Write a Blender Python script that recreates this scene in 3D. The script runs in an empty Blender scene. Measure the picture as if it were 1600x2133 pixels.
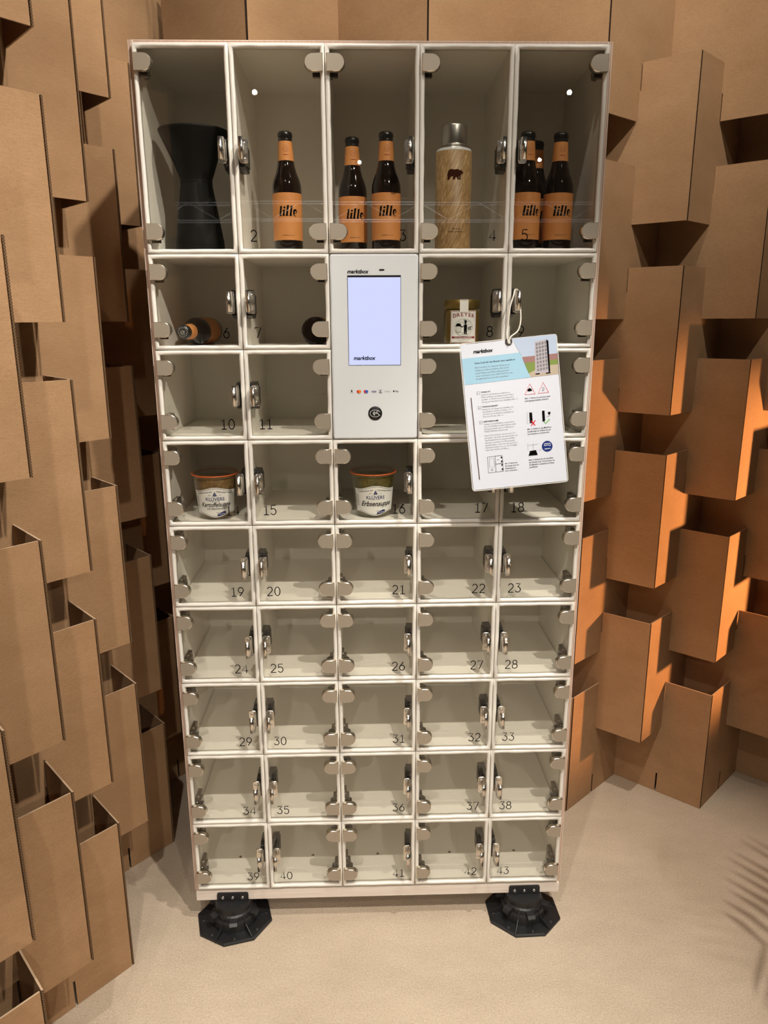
import bpy, bmesh, math, random
from mathutils import Vector, Matrix, Euler
random.seed(7)
PI = math.pi
S = bpy.context.scene
COL = S.collection

# ------------------------------------------------------------------ camera
cam = bpy.data.objects.new('camera', bpy.data.cameras.new('camera'))
COL.objects.link(cam)
cam.data.sensor_fit = 'HORIZONTAL'
cam.data.sensor_width = 36.0
cam.data.lens = 36.0 * 1560.0 / 1600.0
cam.data.clip_start = 0.01
cam.data.clip_end = 100
cp, cy, cr = -0.25187, -0.02643, 0.00496
Rw = Matrix.Rotation(cy, 3, 'Z') @ Matrix.Rotation(cp, 3, 'X') @ Matrix.Rotation(cr, 3, 'Y')
right, fwd, up = Rw.col[0], Rw.col[1], Rw.col[2]
M = Matrix((right, up, -fwd)).transposed().to_4x4()
M.translation = Vector((-0.02559, -1.67979, 1.55306))
cam.matrix_world = M
S.camera = cam

# ------------------------------------------------------------------ world, exposure
S.view_settings.view_transform = 'Standard'
S.view_settings.look = 'None'
S.view_settings.gamma = 1.0
S.view_settings.exposure = 0.12
S.view_settings.use_curve_mapping = False
S.cycles.diffuse_bounces = 6; S.cycles.transparent_max_bounces = 16; S.cycles.max_bounces = 14
W = bpy.data.worlds.new('hall'); S.world = W
W.use_nodes = True
W.node_tree.nodes['Background'].inputs[0].default_value = (0.80, 0.66, 0.50, 1)
W.node_tree.nodes['Background'].inputs[1].default_value = 0.03

# lamps of the hall, the wash, floor and truss ones added: (x, y, z, target, watts, colour, cone, softness); their lights are made in stage_spotlight()
WARM = (1.0, 0.925, 0.82)
LAMPS = [   # position, target, watts, colour, cone, softness, blend, words for the label
    ((-0.35, -1.65, 3.06), (-0.22, -0.25, 0.25), 82, WARM, 62, .03, .8, 'above the viewer, left'),
    ((0.80, -1.65, 3.06), (-0.60, -0.25, 0.55), 175, WARM, 62, .03, .7, 'above the viewer, right'),
    ((0.62, -0.74, 3.10), (0.42, -0.48, 0.0), 135, WARM, 50, .02, .5, 'nearest the locker'),
    ((-0.85, -4.9, 3.28), (-0.50, -1.5, 0.0), 165, WARM, 48, .025, .6, 'mid hall left, mirrored in door 2'),
    ((1.64, -5.0, 3.32), (-0.20, -1.5, 0.0), 165, WARM, 44, .025, .6, 'mid hall right, mirrored in door 5'),
    ((-0.05, -7.0, 3.17), (-0.4, -3.0, 0.0), 50, WARM, 36, .025, .6, 'far hall centre, mirrored in door 3'),
    ((1.85, -7.0, 3.20), (-0.4, -3.0, 0.0), 50, WARM, 36, .025, .6, 'far hall right'),
    ((-2.1, -7.0, 3.17), (-0.8, -3.0, 0.0), 50, WARM, 36, .025, .6, 'far hall left, mirrored in door 1'),
    ((0.95, -0.95, 3.30), (0.75, 0.45, 2.70), 90, WARM, 78, .03, .7, 'added to brighten the top of the back wall, right'),  # added wash lamp, lifts the dim wall top
    ((0.00, -0.90, 3.30), (0.05, 0.45, 2.70), 75, WARM, 78, .03, .7, 'added to brighten the top of the back wall, left'),  # second added wash for the back wall top
    ((0.30, -0.75, 3.30), (-0.70, -0.10, 2.20), 120, WARM, 58, .03, .7, 'added to brighten the top of the left wall'),  # added wash lamp for the upper left wall
    ((-0.60, -2.7, 3.2), (-0.60, -2.5, 0.0), 110, WARM, 84, .03, .5, 'added for floor bounce behind the viewer, left'),  # added fill: floor bounce into the lower cells
    ((0.30, -2.8, 3.2), (0.20, -2.6, 0.0), 110, WARM, 84, .03, .5, 'added for floor bounce behind the viewer, right'),  # added fill, partner of the floor lamp above
    ((0.0, -9.6, 0.25), (0.0, -12.0, 3.3), 900, (1, 1, 1), 130, .05, .4, 'on the floor, added to brighten the truss'),  # added uplight so the truss shows in the doors
]
AMBER = ((2.0, 0.14, 0.87), (1.05, 0.60, 0.86), 115, (1.0, 0.48, 0.19), 68, .035)

# ------------------------------------------------------------------ materials
def mat(name, color=(.8, .8, .8), rough=.5, metal=0.0, spec=None, emit=None, estr=0, coat=0):
    m = bpy.data.materials.new(name); m.use_nodes = True
    b = m.node_tree.nodes['Principled BSDF']
    b.inputs['Base Color'].default_value = (*color, 1)
    b.inputs['Roughness'].default_value = rough
    b.inputs['Metallic'].default_value = metal
    b.inputs['Specular IOR Level'].default_value = spec if spec is not None else (0.0 if 'ink' in name or 'print' in name else .5)
    b.inputs['Coat Weight'].default_value = coat
    if emit:
        b.inputs['Emission Color'].default_value = (*emit, 1)
        b.inputs['Emission Strength'].default_value = estr
    return m

def nd(m, t, **kw):
    n = m.node_tree.nodes.new(t)
    for k, v in kw.items():
        setattr(n, k, v)
    return n

def lk(m, a, b):
    m.node_tree.links.new(a, b)

def ramp(m, fac, stops):
    r = nd(m, 'ShaderNodeValToRGB')
    e = r.color_ramp.elements
    while len(e) < len(stops):
        e.new(0.5)
    for el, (p, c) in zip(e, stops):
        el.position = p; el.color = (*c, 1)
    lk(m, fac, r.inputs[0])
    return r.outputs[0]

def noise(m, vec, scale, detail=3, rough=.6):
    n = nd(m, 'ShaderNodeTexNoise')
    n.inputs['Scale'].default_value = scale
    n.inputs['Detail'].default_value = detail
    n.inputs['Roughness'].default_value = rough
    lk(m, vec, n.inputs['Vector'])
    return n.outputs[0]

def mapping(m, src, scale=(1, 1, 1), loc=(0, 0, 0), rot=(0, 0, 0)):
    n = nd(m, 'ShaderNodeMapping')
    n.inputs['Scale'].default_value = scale
    n.inputs['Location'].default_value = loc
    n.inputs['Rotation'].default_value = rot
    lk(m, src, n.inputs['Vector'])
    return n.outputs[0]

def mixc(m, a, b, fac, mode='MIX'):
    n = nd(m, 'ShaderNodeMix', data_type='RGBA', blend_type=mode)
    if isinstance(fac, float):
        n.inputs[0].default_value = fac
    else:
        lk(m, fac, n.inputs[0])
    for k, v in ((6, a), (7, b)):
        if isinstance(v, tuple):
            n.inputs[k].default_value = (*v, 1)
        else:
            lk(m, v, n.inputs[k])
    return n.outputs[2]

def bump(m, h, strength=.2, dist=.002):
    n = nd(m, 'ShaderNodeBump')
    n.inputs['Strength'].default_value = strength
    n.inputs['Distance'].default_value = dist
    lk(m, h, n.inputs['Height'])
    lk(m, n.outputs[0], m.node_tree.nodes['Principled BSDF'].inputs['Normal'])

def objvec(m, rnd=True):
    tc = nd(m, 'ShaderNodeTexCoord')
    if not rnd:
        return tc.outputs['Object']
    oi = nd(m, 'ShaderNodeObjectInfo')
    ml = nd(m, 'ShaderNodeMath', operation='MULTIPLY'); ml.inputs[1].default_value = 37.0
    lk(m, oi.outputs['Random'], ml.inputs[0])
    ad = nd(m, 'ShaderNodeVectorMath', operation='ADD')
    lk(m, tc.outputs['Object'], ad.inputs[0]); lk(m, ml.outputs[0], ad.inputs[1])
    return ad.outputs[0]

def cardboard():
    m = mat('cardboard', rough=.82, spec=.25)
    b = m.node_tree.nodes['Principled BSDF']
    v = objvec(m)
    big = noise(m, mapping(m, v, (3, 3, 5)), 2.2, 4)
    fib = noise(m, mapping(m, v, (18, 18, 160)), 4.0, 4, .7)       # horizontal fibres and flutes
    spk = noise(m, v, 420, 2)
    c = ramp(m, big, [(.3, (.345, .203, .104)), (.7, (.405, .246, .132))])
    f = ramp(m, fib, [(.35, (.80, .79, .78)), (.65, (1.06, 1.06, 1.06))])
    c = mixc(m, c, f, .55, 'MULTIPLY')
    s = ramp(m, spk, [(.36, (.72, .70, .66)), (.46, (1, 1, 1)), (.62, (1, 1, 1)), (.72, (1.15, 1.13, 1.1))])
    c = mixc(m, c, s, .45, 'MULTIPLY')
    lk(m, c, b.inputs['Base Color'])
    bump(m, fib, .12, .002)
    return m

def corrugated(name, pale, dark):
    m = mat(name, rough=.9, spec=.2)
    b = m.node_tree.nodes['Principled BSDF']
    tc = nd(m, 'ShaderNodeTexCoord')
    sx = nd(m, 'ShaderNodeSeparateXYZ'); lk(m, tc.outputs['Object'], sx.inputs[0])
    # flute: y = thickness (0..-.006), z along the edge
    z = nd(m, 'ShaderNodeMath', operation='MULTIPLY'); z.inputs[1].default_value = 2 * PI / .0052
    lk(m, sx.outputs['Z'], z.inputs[0])
    sn = nd(m, 'ShaderNodeMath', operation='SINE'); lk(m, z.outputs[0], sn.inputs[0])
    am = nd(m, 'ShaderNodeMath', operation='MULTIPLY_ADD'); am.inputs[1].default_value = .0012; am.inputs[2].default_value = .0018
    lk(m, sn.outputs[0], am.inputs[0])
    d = nd(m, 'ShaderNodeMath', operation='SUBTRACT'); lk(m, sx.outputs['Y'], d.inputs[0]); lk(m, am.outputs[0], d.inputs[1])
    a = nd(m, 'ShaderNodeMath', operation='ABSOLUTE'); lk(m, d.outputs[0], a.inputs[0])
    e = nd(m, 'ShaderNodeMath', operation='MULTIPLY'); e.inputs[1].default_value = 1500; lk(m, a.outputs[0], e.inputs[0])
    c = ramp(m, e.outputs[0], [(.0, pale), (.55, pale), (.95, dark)])  # dark stop paints the shade in the hollows between flutes
    lk(m, c, b.inputs['Base Color'])
    return m

def carpet():
    m = mat('carpet', rough=.95, spec=.1)
    b = m.node_tree.nodes['Principled BSDF']
    v = objvec(m, False)
    n1 = noise(m, v, 230, 3, .7)
    n2 = noise(m, mapping(m, v, (1.0, 2.2, 1)), 3.2, 6, .7)
    n3 = noise(m, mapping(m, v, (90, 350, 90), rot=(0, 0, .5)), 1.0, 3)
    c = ramp(m, n2, [(.3, (.515, .420, .320)), (.7, (.620, .515, .400))])
    f = ramp(m, n1, [(.3, (.74, .72, .70)), (.7, (1.12, 1.12, 1.12))])
    c = mixc(m, c, f, .8, 'MULTIPLY')
    g = ramp(m, n3, [(.3, (.86, .86, .86)), (.7, (1.06, 1.06, 1.06))])
    c = mixc(m, c, g, .5, 'MULTIPLY')
    lk(m, c, b.inputs['Base Color'])
    bump(m, n1, .5, .004)
    return m

def clear_pane(name, tint, ior=1.5):
    m = bpy.data.materials.new(name); m.use_nodes = True
    nt = m.node_tree; nt.nodes.clear()
    out = nt.nodes.new('ShaderNodeOutputMaterial')
    tr = nt.nodes.new('ShaderNodeBsdfTransparent'); tr.inputs[0].default_value = (*tint, 1)
    gl = nt.nodes.new('ShaderNodeBsdfGlossy'); gl.inputs['Roughness'].default_value = 0.0
    gl.inputs['Color'].default_value = (1, 1, 1, 1)
    fr = nt.nodes.new('ShaderNodeFresnel')
    ge = nt.nodes.new('ShaderNodeNewGeometry')      # same reflectance on both faces of the thin sheet
    mr = nt.nodes.new('ShaderNodeMapRange'); mr.inputs[3].default_value = ior; mr.inputs[4].default_value = 1.0 / ior
    nt.links.new(ge.outputs['Backfacing'], mr.inputs[0]); nt.links.new(mr.outputs[0], fr.inputs['IOR'])
    mx = nt.nodes.new('ShaderNodeMixShader')
    nt.links.new(fr.outputs[0], mx.inputs[0]); nt.links.new(tr.outputs[0], mx.inputs[1]); nt.links.new(gl.outputs[0], mx.inputs[2])
    nt.links.new(mx.outputs[0], out.inputs[0])
    return m

def plywood():
    m = mat('plywood_edge', rough=.6)
    b = m.node_tree.nodes['Principled BSDF']
    tc = nd(m, 'ShaderNodeTexCoord')
    at = nd(m, 'ShaderNodeAttribute', attribute_name='ply')
    c = ramp(m, at.outputs['Fac'], [(.0, (.62, .50, .42)), (.22, (.35, .17, .10)), (.34, (.70, .55, .45)), (.55, (.42, .22, .14)), (.68, (.72, .60, .50)), (1., (.72, .62, .52))])
    m.node_tree.nodes[c.node.name].color_ramp.interpolation = 'CONSTANT'
    g = noise(m, mapping(m, tc.outputs['Object'], (60, 60, 4)), 3, 3)
    gg = ramp(m, g, [(.3, (.8, .8, .8)), (.7, (1.1, 1.1, 1.1))])
    c = mixc(m, c, gg, .7, 'MULTIPLY')
    lk(m, c, b.inputs['Base Color'])
    return m

def white_wood():
    m = mat('white_pine_rail', rough=.5)
    b = m.node_tree.nodes['Principled BSDF']
    g = noise(m, mapping(m, objvec(m, False), (2, 30, 60)), 3, 4)
    c = ramp(m, g, [(.3, (.66, .57, .50)), (.7, (.76, .69, .62))])
    lk(m, c, b.inputs['Base Color'])
    return m

def bamboo():
    m = mat('bamboo', rough=.45)
    b = m.node_tree.nodes['Principled BSDF']
    v = objvec(m, False)
    g = noise(m, mapping(m, mapping(m, v, rot=(0, -.42, 0)), (120, 120, 8)), 2.5, 4, .6)
    c = ramp(m, g, [(.32, (.24, .135, .055)), (.52, (.38, .235, .105)), (.72, (.58, .41, .22))])
    lk(m, c, b.inputs['Base Color'])
    return m

def soup(name, a, bcol):
    m = mat(name, rough=.3)
    b = m.node_tree.nodes['Principled BSDF']
    g = noise(m, objvec(m, False), 90, 4)
    lk(m, ramp(m, g, [(.35, a), (.65, bcol)]), b.inputs['Base Color'])
    return m

def brushed(name, color, rough):
    m = mat(name, color, rough, 1.0)
    g = noise(m, mapping(m, objvec(m, False), (300, 300, 6)), 2, 2)
    bump(m, g, .05, .001)
    return m

CARD = cardboard(); EDGE = corrugated('cardboard_cut_edge', (.27, .165, .09), (.055, .030, .014)); EDGED = corrugated('cardboard_shaded_cut_edge', (.05, .028, .014), (.016, .008, .004)); EDGEP = mat('cardboard_rim', (.50, .36, .24), .9, spec=.2); CARPET = carpet()  # back wall cut edge coloured darker for the shade inside its open flutes
GLASS = clear_pane('clear_acrylic', (.965, .96, .935))
JARGLASS = clear_pane('jar_glass', (.90, .92, .90), 1.45)
FILM = clear_pane('laminate_film', (.97, .97, .98), 1.25)
LAM = mat('white_laminate', (.90, .87, .81), .42)
SEAL = mat('white_edge_seal', (.76, .73, .675), .30, spec=.6)
RAIL = white_wood(); PLY = plywood()
NICKEL = mat('satin_nickel', (.40, .345, .275), .50, .45)
NICKELRIM = mat('satin_nickel_rim', (.86, .79, .68), .25, 1.0)
CHROME = mat('chrome', (.72, .69, .64), .20, 1.0)
DCHROME = mat('dark_chrome', (.22, .195, .165), .25, .9)
BLACK = mat('black_plastic', (.010, .010, .011), .32)
GREYB = mat('grey_black_plastic', (.026, .024, .022), .45)
RUBBER = mat('black_moulded_plastic', (.012, .012, .013), .42)
INK = mat('black_ink', (.004, .004, .004), 1.0)
STEEL = mat('screw_steel', (.62, .62, .62), .25, 1.0)
PANEL = mat('white_gloss_panel', (.71, .74, .77), .22, coat=.3)
SCREEN = mat('lit_screen', (.02, .02, .03), .15, emit=(.62, .66, 1.0), estr=.95)
BOTGLASS = mat('brown_bottle_glass', (.009, .0045, .003), .06, spec=.5)
LABELO = mat('orange_paper_label', (.62, .255, .075), .55)
CAPM = mat('black_crown_cap', (.010, .009, .009), .28)
PAPER = mat('white_paper', (.64, .67, .74), .5)
LABW = mat('white_label_paper', (.84, .84, .83), .5)
CHALK = mat('white_ink', (.75, .75, .73), .6)
BAMB = bamboo()
BSTEEL = brushed('brushed_steel', (.50, .48, .45), .32)
BROWNINK = mat('dark_brown_ink', (.045, .014, .008), .6)
MATTE = mat('matte_black_ceramic', (.007, .0065, .006), .6, spec=.15)
HONEY = mat('honey', (.14, .085, .012), .12)
GOLD = mat('gold_lid', (.34, .235, .065), .35, .8)
SOUPA = soup('potato_soup', (.16, .085, .035), (.34, .21, .09))
SOUPB = soup('pea_soup', (.09, .075, .022), (.22, .17, .055))
RING = mat('orange_rubber_ring', (.60, .115, .03), .45)
NAVY = mat('navy_ink', (.018, .032, .16), .5)
REDINK = mat('red_ink', (.62, .02, .03), .5)
GREENINK = mat('green_ink', (.16, .42, .06), .5)
DKRED = mat('dark_red_ink', (.25, .02, .03), .5)
ORANGEINK = mat('orange_ink', (.75, .22, .02), .5)
BLUEINK = mat('blue_ink', (.05, .12, .5), .5)
PALEBLUE = mat('pale_blue_ink', (.32, .52, .66), .5)
SKYINK = mat('sky_print', (.42, .50, .64), .5)
HILLINK = mat('hill_print', (.30, .17, .16), .5)
MEADOW = mat('meadow_print', (.19, .26, .075), .5)
PATHINK = mat('path_print', (.44, .37, .29), .5)
MAUVE = mat('mauve_print', (.42, .38, .42), .5)
GREYINK = mat('grey_ink', (.20, .20, .21), .6)
CORD = mat('white_cord', (.74, .70, .62), .7)
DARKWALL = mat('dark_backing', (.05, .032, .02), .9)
LAMPBODY = mat('lamp_housing', (.02, .02, .02), .5)
ALU = mat('aluminium_tube', (.75, .75, .75), .4, .3)
LEAFM = mat('palm_leaf', (.05, .14, .03), .5)
POTM = mat('pot_glaze', (.5, .48, .45), .5)

# ------------------------------------------------------------------ mesh builder
class MB:
    def __init__(s):
        s.v = []; s.f = []; s.mi = []; s.sm = []
    def add(s, vs, fs, mi=0, smooth=False):
        o = len(s.v)
        s.v += [tuple(v) for v in vs]
        for f in fs:
            s.f.append([i + o for i in f]); s.mi.append(mi); s.sm.append(smooth)
        return s
    def box(s, x0, x1, y0, y1, z0, z1, mi=0):
        vs = [(x, y, z) for z in (z0, z1) for y in (y0, y1) for x in (x0, x1)]
        fs = [(0, 2, 3, 1), (4, 5, 7, 6), (0, 1, 5, 4), (2, 6, 7, 3), (0, 4, 6, 2), (1, 3, 7, 5)]
        return s.add(vs, fs, mi)
    def prism(s, poly, y0, y1, mi=0, miside=None, smooth=False, bev=0.0):
        """poly in (x,z) counter-clockwise seen from -y; front at y0 (towards the viewer), back at y1"""
        n = len(poly)
        ms = mi if miside is None else miside
        if bev:
            cx = sum(p[0] for p in poly) / n; cz = sum(p[1] for p in poly) / n
            inn = []
            for i in range(n):
                a, b, c = poly[i - 1], poly[i], poly[(i + 1) % n]
                e1 = Vector((b[0] - a[0], b[1] - a[1])).normalized(); e2 = Vector((c[0] - b[0], c[1] - b[1])).normalized()
                nn = Vector((-(e1.y + e2.y), e1.x + e2.x)); nn = nn.normalized() if nn.length > 1e-6 else Vector((0, 0))
                inn.append((b[0] + nn.x * bev, b[1] + nn.y * bev))
            vs = [(p[0], y0, p[1]) for p in inn] + [(p[0], y0 + bev, p[1]) for p in poly] + [(p[0], y1, p[1]) for p in poly]
            fs = [(i, (i + 1) % n, (i + 1) % n + n, i + n)[::-1] for i in range(n)]
            s.add(vs, fs, ms, True)
            s.add(vs, [(i + n, (i + 1) % n + n, (i + 1) % n + 2 * n, i + 2 * n)[::-1] for i in range(n)], ms, smooth)
            s.add(vs, [tuple(range(n))], mi)
            s.add(vs, [tuple(range(3 * n - 1, 2 * n - 1, -1))], mi)
            return s
        vs = [(p[0], y0, p[1]) for p in poly] + [(p[0], y1, p[1]) for p in poly]
        s.add(vs, [tuple(range(n)), tuple(range(2 * n - 1, n - 1, -1))], mi)
        s.add(vs, [(i, (i + 1) % n, (i + 1) % n + n, i + n)[::-1] for i in range(n)], ms, smooth)
        return s
    def lathe(s, prof, n=32, mi=0, c=(0, 0, 0), smooth=True, caps=True):
        vs = []; fs = []
        for r, z in prof:
            for k in range(n):
                a = 2 * PI * k / n
                vs.append((c[0] + r * math.cos(a), c[1] + r * math.sin(a), c[2] + z))
        for i in range(len(prof) - 1):
            for k in range(n):
                k2 = (k + 1) % n
                fs.append((i * n + k, i * n + k2, (i + 1) * n + k2, (i + 1) * n + k))
        s.add(vs, fs, mi, smooth)
        for i, rev in (((0, True), (len(prof) - 1, False)) if caps else ()):
            if prof[i][0] > 1e-5:
                t = tuple(range(i * n, i * n + n))
                s.add(vs[i * n:i * n + n], [tuple(range(n))[::-1] if rev else tuple(range(n))], mi)
        return s
    def tube(s, pts, r, n=8, mi=0, smooth=True, closed=False):
        pts = [Vector(p) for p in pts]
        vs = []; fs = []
        prev = None
        m = len(pts)
        for i, p in enumerate(pts):
            a = pts[i - 1] if (i or closed) else p
            b = pts[(i + 1) % m] if (i < m - 1 or closed) else p
            t = (b - a).normalized()
            if prev is None:
                u = t.orthogonal().normalized()
            else:
                u = (prev - t * prev.dot(t)).normalized()
            prev = u
            w = t.cross(u)
            rr = r[i] if isinstance(r, (list, tuple)) else r
            for k in range(n):
                an = 2 * PI * k / n
                vs.append(p + u * rr * math.cos(an) + w * rr * math.sin(an))
        for i in range(m if closed else m - 1):
            for k in range(n):
                k2 = (k + 1) % n; j = (i + 1) % m
                fs.append((i * n + k, i * n + k2, j * n + k2, j * n + k))
        s.add(vs, fs, mi, smooth)
        if not closed:
            s.add(vs[:n], [tuple(range(n))[::-1]], mi); s.add(vs[-n:], [tuple(range(n))], mi)
        return s
    def xform(s, fn):
        s.v = [tuple(fn(*v)) for v in s.v]; return s
    def slice_x(s, step):
        """cut the flat drawing at regular x so that it bends smoothly"""
        bm = bmesh.new()
        vs = [bm.verts.new(v) for v in s.v]
        for f, m in zip(s.f, s.mi):
            try:
                bm.faces.new([vs[i] for i in f]).material_index = m
            except ValueError:
                pass
        xa = min(v[0] for v in s.v); xb = max(v[0] for v in s.v)
        k = math.ceil(xa / step)
        while k * step < xb:
            bmesh.ops.bisect_plane(bm, geom=bm.verts[:] + bm.edges[:] + bm.faces[:], dist=1e-7, plane_co=(k * step, 0, 0), plane_no=(1, 0, 0))
            k += 1
        bm.verts.index_update()
        s.v = [tuple(v.co) for v in bm.verts]; s.f = [[v.index for v in f.verts] for f in bm.faces]
        s.mi = [f.material_index for f in bm.faces]; s.sm = [False] * len(s.f)
        bm.free()
        return s
    def mesh(s, name, mats):
        me = bpy.data.meshes.new(name)
        me.from_pydata(s.v, [], s.f)
        for m in (mats if isinstance(mats, (list, tuple)) else [mats]):
            me.materials.append(m)
        me.polygons.foreach_set('material_index', s.mi)
        me.polygons.foreach_set('use_smooth', s.sm)
        me.update()
        return me
    def build(s, name, mats, parent=None, loc=(0, 0, 0), rot=(0, 0, 0)):
        return link(name, s.mesh(name, mats), parent, loc, rot)

def link(name, me, parent=None, loc=(0, 0, 0), rot=(0, 0, 0)):
    o = bpy.data.objects.new(name, me)
    COL.objects.link(o)
    if parent:
        o.parent = parent
    o.location = loc; o.rotation_euler = rot
    return o

def thing(name, label, cat, loc=(0, 0, 0), rot=(0, 0, 0), group=None):
    o = bpy.data.objects.new(name, None)
    COL.objects.link(o)
    o.location = loc; o.rotation_euler = rot
    o.empty_display_size = .05
    tag(o, label, cat, group)
    return o

def tag(o, label, cat, group=None):
    o['label'] = label; o['category'] = cat
    if group:
        o['group'] = group

def struct(o):
    o['kind'] = 'structure'; return o

def copy_tree(o, loc, rot=None, label=None, group=None):
    c = o.copy(); COL.objects.link(c)
    c.location = loc
    if rot is not None:
        c.rotation_euler = rot
    if label: c['label'] = label
    if group: c['group'] = group
    for ch in list(o.children):
        d = ch.copy(); COL.objects.link(d); d.parent = c
        for g in list(ch.children):
            e = g.copy(); COL.objects.link(e); e.parent = d
    return c

_txt = {}
def text_geo(s, size=1.0, bold=0.0, shear=0.0, align='CENTER', space=1.0, sx=1.0, res=3):
    """flat triangles of a line of lettering in the (x, z) plane, baseline at z = 0"""
    key = (s, bold, shear, align, space, res)
    if key not in _txt:
        cu = bpy.data.curves.new('lettering', 'FONT')
        cu.body = s; cu.size = 1.0; cu.offset = bold; cu.shear = shear
        cu.align_x = align; cu.space_character = space; cu.resolution_u = res
        cu.fill_mode = 'FRONT'
        ob = bpy.data.objects.new('lettering', cu)
        COL.objects.link(ob)
        dg = bpy.context.evaluated_depsgraph_get()
        me = bpy.data.meshes.new_from_object(ob.evaluated_get(dg))
        _txt[key] = ([tuple(v.co) for v in me.vertices], [tuple(p.vertices) for p in me.polygons])
        bpy.data.objects.remove(ob); bpy.data.meshes.remove(me); bpy.data.curves.remove(cu)
    vs, fs = _txt[key]
    return [(v[0] * size * sx, 0.0, v[1] * size) for v in vs], fs

def put_text(mb, s, x, z, size, y=0.0, mi=0, **kw):
    vs, fs = text_geo(s, size, **kw)
    mb.add([(v[0] + x, y, v[2] + z) for v in vs], fs, mi)

def stroke(mb, pts, w, y=0.0, mi=0, closed=False):
    """flat ribbon of width w along pts (x, z)"""
    n = len(pts); L = []; Rr = []
    for i in range(n):
        a = Vector(pts[i - 1]) if (i or closed) else Vector(pts[i]); b = Vector(pts[(i + 1) % n]) if (i < n - 1 or closed) else Vector(pts[i])
        t = (b - a); t = t.normalized() if t.length > 1e-9 else Vector((1, 0))
        nn = Vector((-t.y, t.x)) * (w[i] if isinstance(w, (list, tuple)) else w) * .5
        p = Vector(pts[i]); L.append(p + nn); Rr.append(p - nn)
    vs = [(p.x, y, p.y) for p in L] + [(p.x, y, p.y) for p in Rr]
    m = n if closed else n - 1
    mb.add(vs, [(i + n, (i + 1) % n + n, (i + 1) % n, i) for i in range(m)], mi)

def arc(cx, cz, rx, rz, a0, a1, n):
    return [(cx + rx * math.cos(math.radians(a0 + (a1 - a0) * i / n)), cz + rz * math.sin(math.radians(a0 + (a1 - a0) * i / n))) for i in range(n + 1)]

def flat(mb, poly, y=0.0, mi=0):
    mb.add([(p[0], y, p[1]) for p in poly], [tuple(range(len(poly)))], mi)

def wrap(mb, R, z0=0.0, a0=0.0, k=0.0):
    """bend a flat drawing round a vertical cylinder of radius R (+ k per metre of height), centre facing -y turned by a0"""
    def fn(x, y, z):
        r = R + k * z - y
        a = x / R + a0
        return (r * math.sin(a), -r * math.cos(a), z + z0)
    return mb.xform(fn)

# ------------------------------------------------------------------ setting
fl = MB(); fl.add([(-4.5, -15, 0), (4.5, -15, 0), (4.5, 1.3, 0), (-4.5, 1.3, 0)], [(0, 1, 2, 3)])
struct(fl.build('floor', CARPET))
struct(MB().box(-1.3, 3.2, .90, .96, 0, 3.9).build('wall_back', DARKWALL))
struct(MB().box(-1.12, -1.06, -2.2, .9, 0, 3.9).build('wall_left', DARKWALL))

# ------------------------------------------------------------------ cardboard walls
H = .405; TH = .0036
def panel_mesh(L, start, edge):
    """sheet from x=start to x=L, outer face at y=0, inner at y=TH; slots at L/2"""
    mb = MB(); sw = .0026; sd = .068; xm = L / 2
    poly = [(start, 0)]
    poly += [(xm - sw, 0), (xm - sw, sd), (xm + sw, sd), (xm + sw, 0)]
    poly += [(L, 0), (L, H)]
    poly += [(xm + sw, H), (xm + sw, H - sd), (xm - sw, H - sd), (xm - sw, H)]
    poly += [(start, H)]
    vs = [(p[0], 0, p[1]) for p in poly] + [(p[0], TH, p[1]) for p in poly]
    n = len(poly)
    # faces as quads: left block, right block, middle
    def q(a, b, c, d): return [(a, b, c, d), (d + n, c + n, b + n, a + n)]
    fs = q(0, 1, 10, 11) + q(4, 5, 6, 7) + q(2, 3, 8, 9)
    mb.add(vs, fs, 0)
    mb.add(vs, [(1, 2, 9, 10), (10 + n, 9 + n, 2 + n, 1 + n), (3, 4, 7, 8), (8 + n, 7 + n, 4 + n, 3 + n)], 0)
    for i in range(n):
        k = (i + 1) % n
        mb.add(vs, [(i, k, k + n, i + n)[::-1]], 2 if abs(poly[i][1] - poly[k][1]) < 1e-6 else 1)
    return mb.mesh('panel', [CARD, edge, EDGEP])

_pm = {}
def panel(parent, d, start, edge):
    """d = (dx, dy) leg vector from the ridge; outer face towards the room (-y / +x side is set by mirror)"""
    L = math.hypot(*d)
    key = (round(L, 3), start, edge.name)
    if key not in _pm:
        _pm[key] = panel_mesh(round(L, 3), start, edge)
    o = link('panel', _pm[key], parent)
    return o, math.atan2(d[1], d[0])

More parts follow.
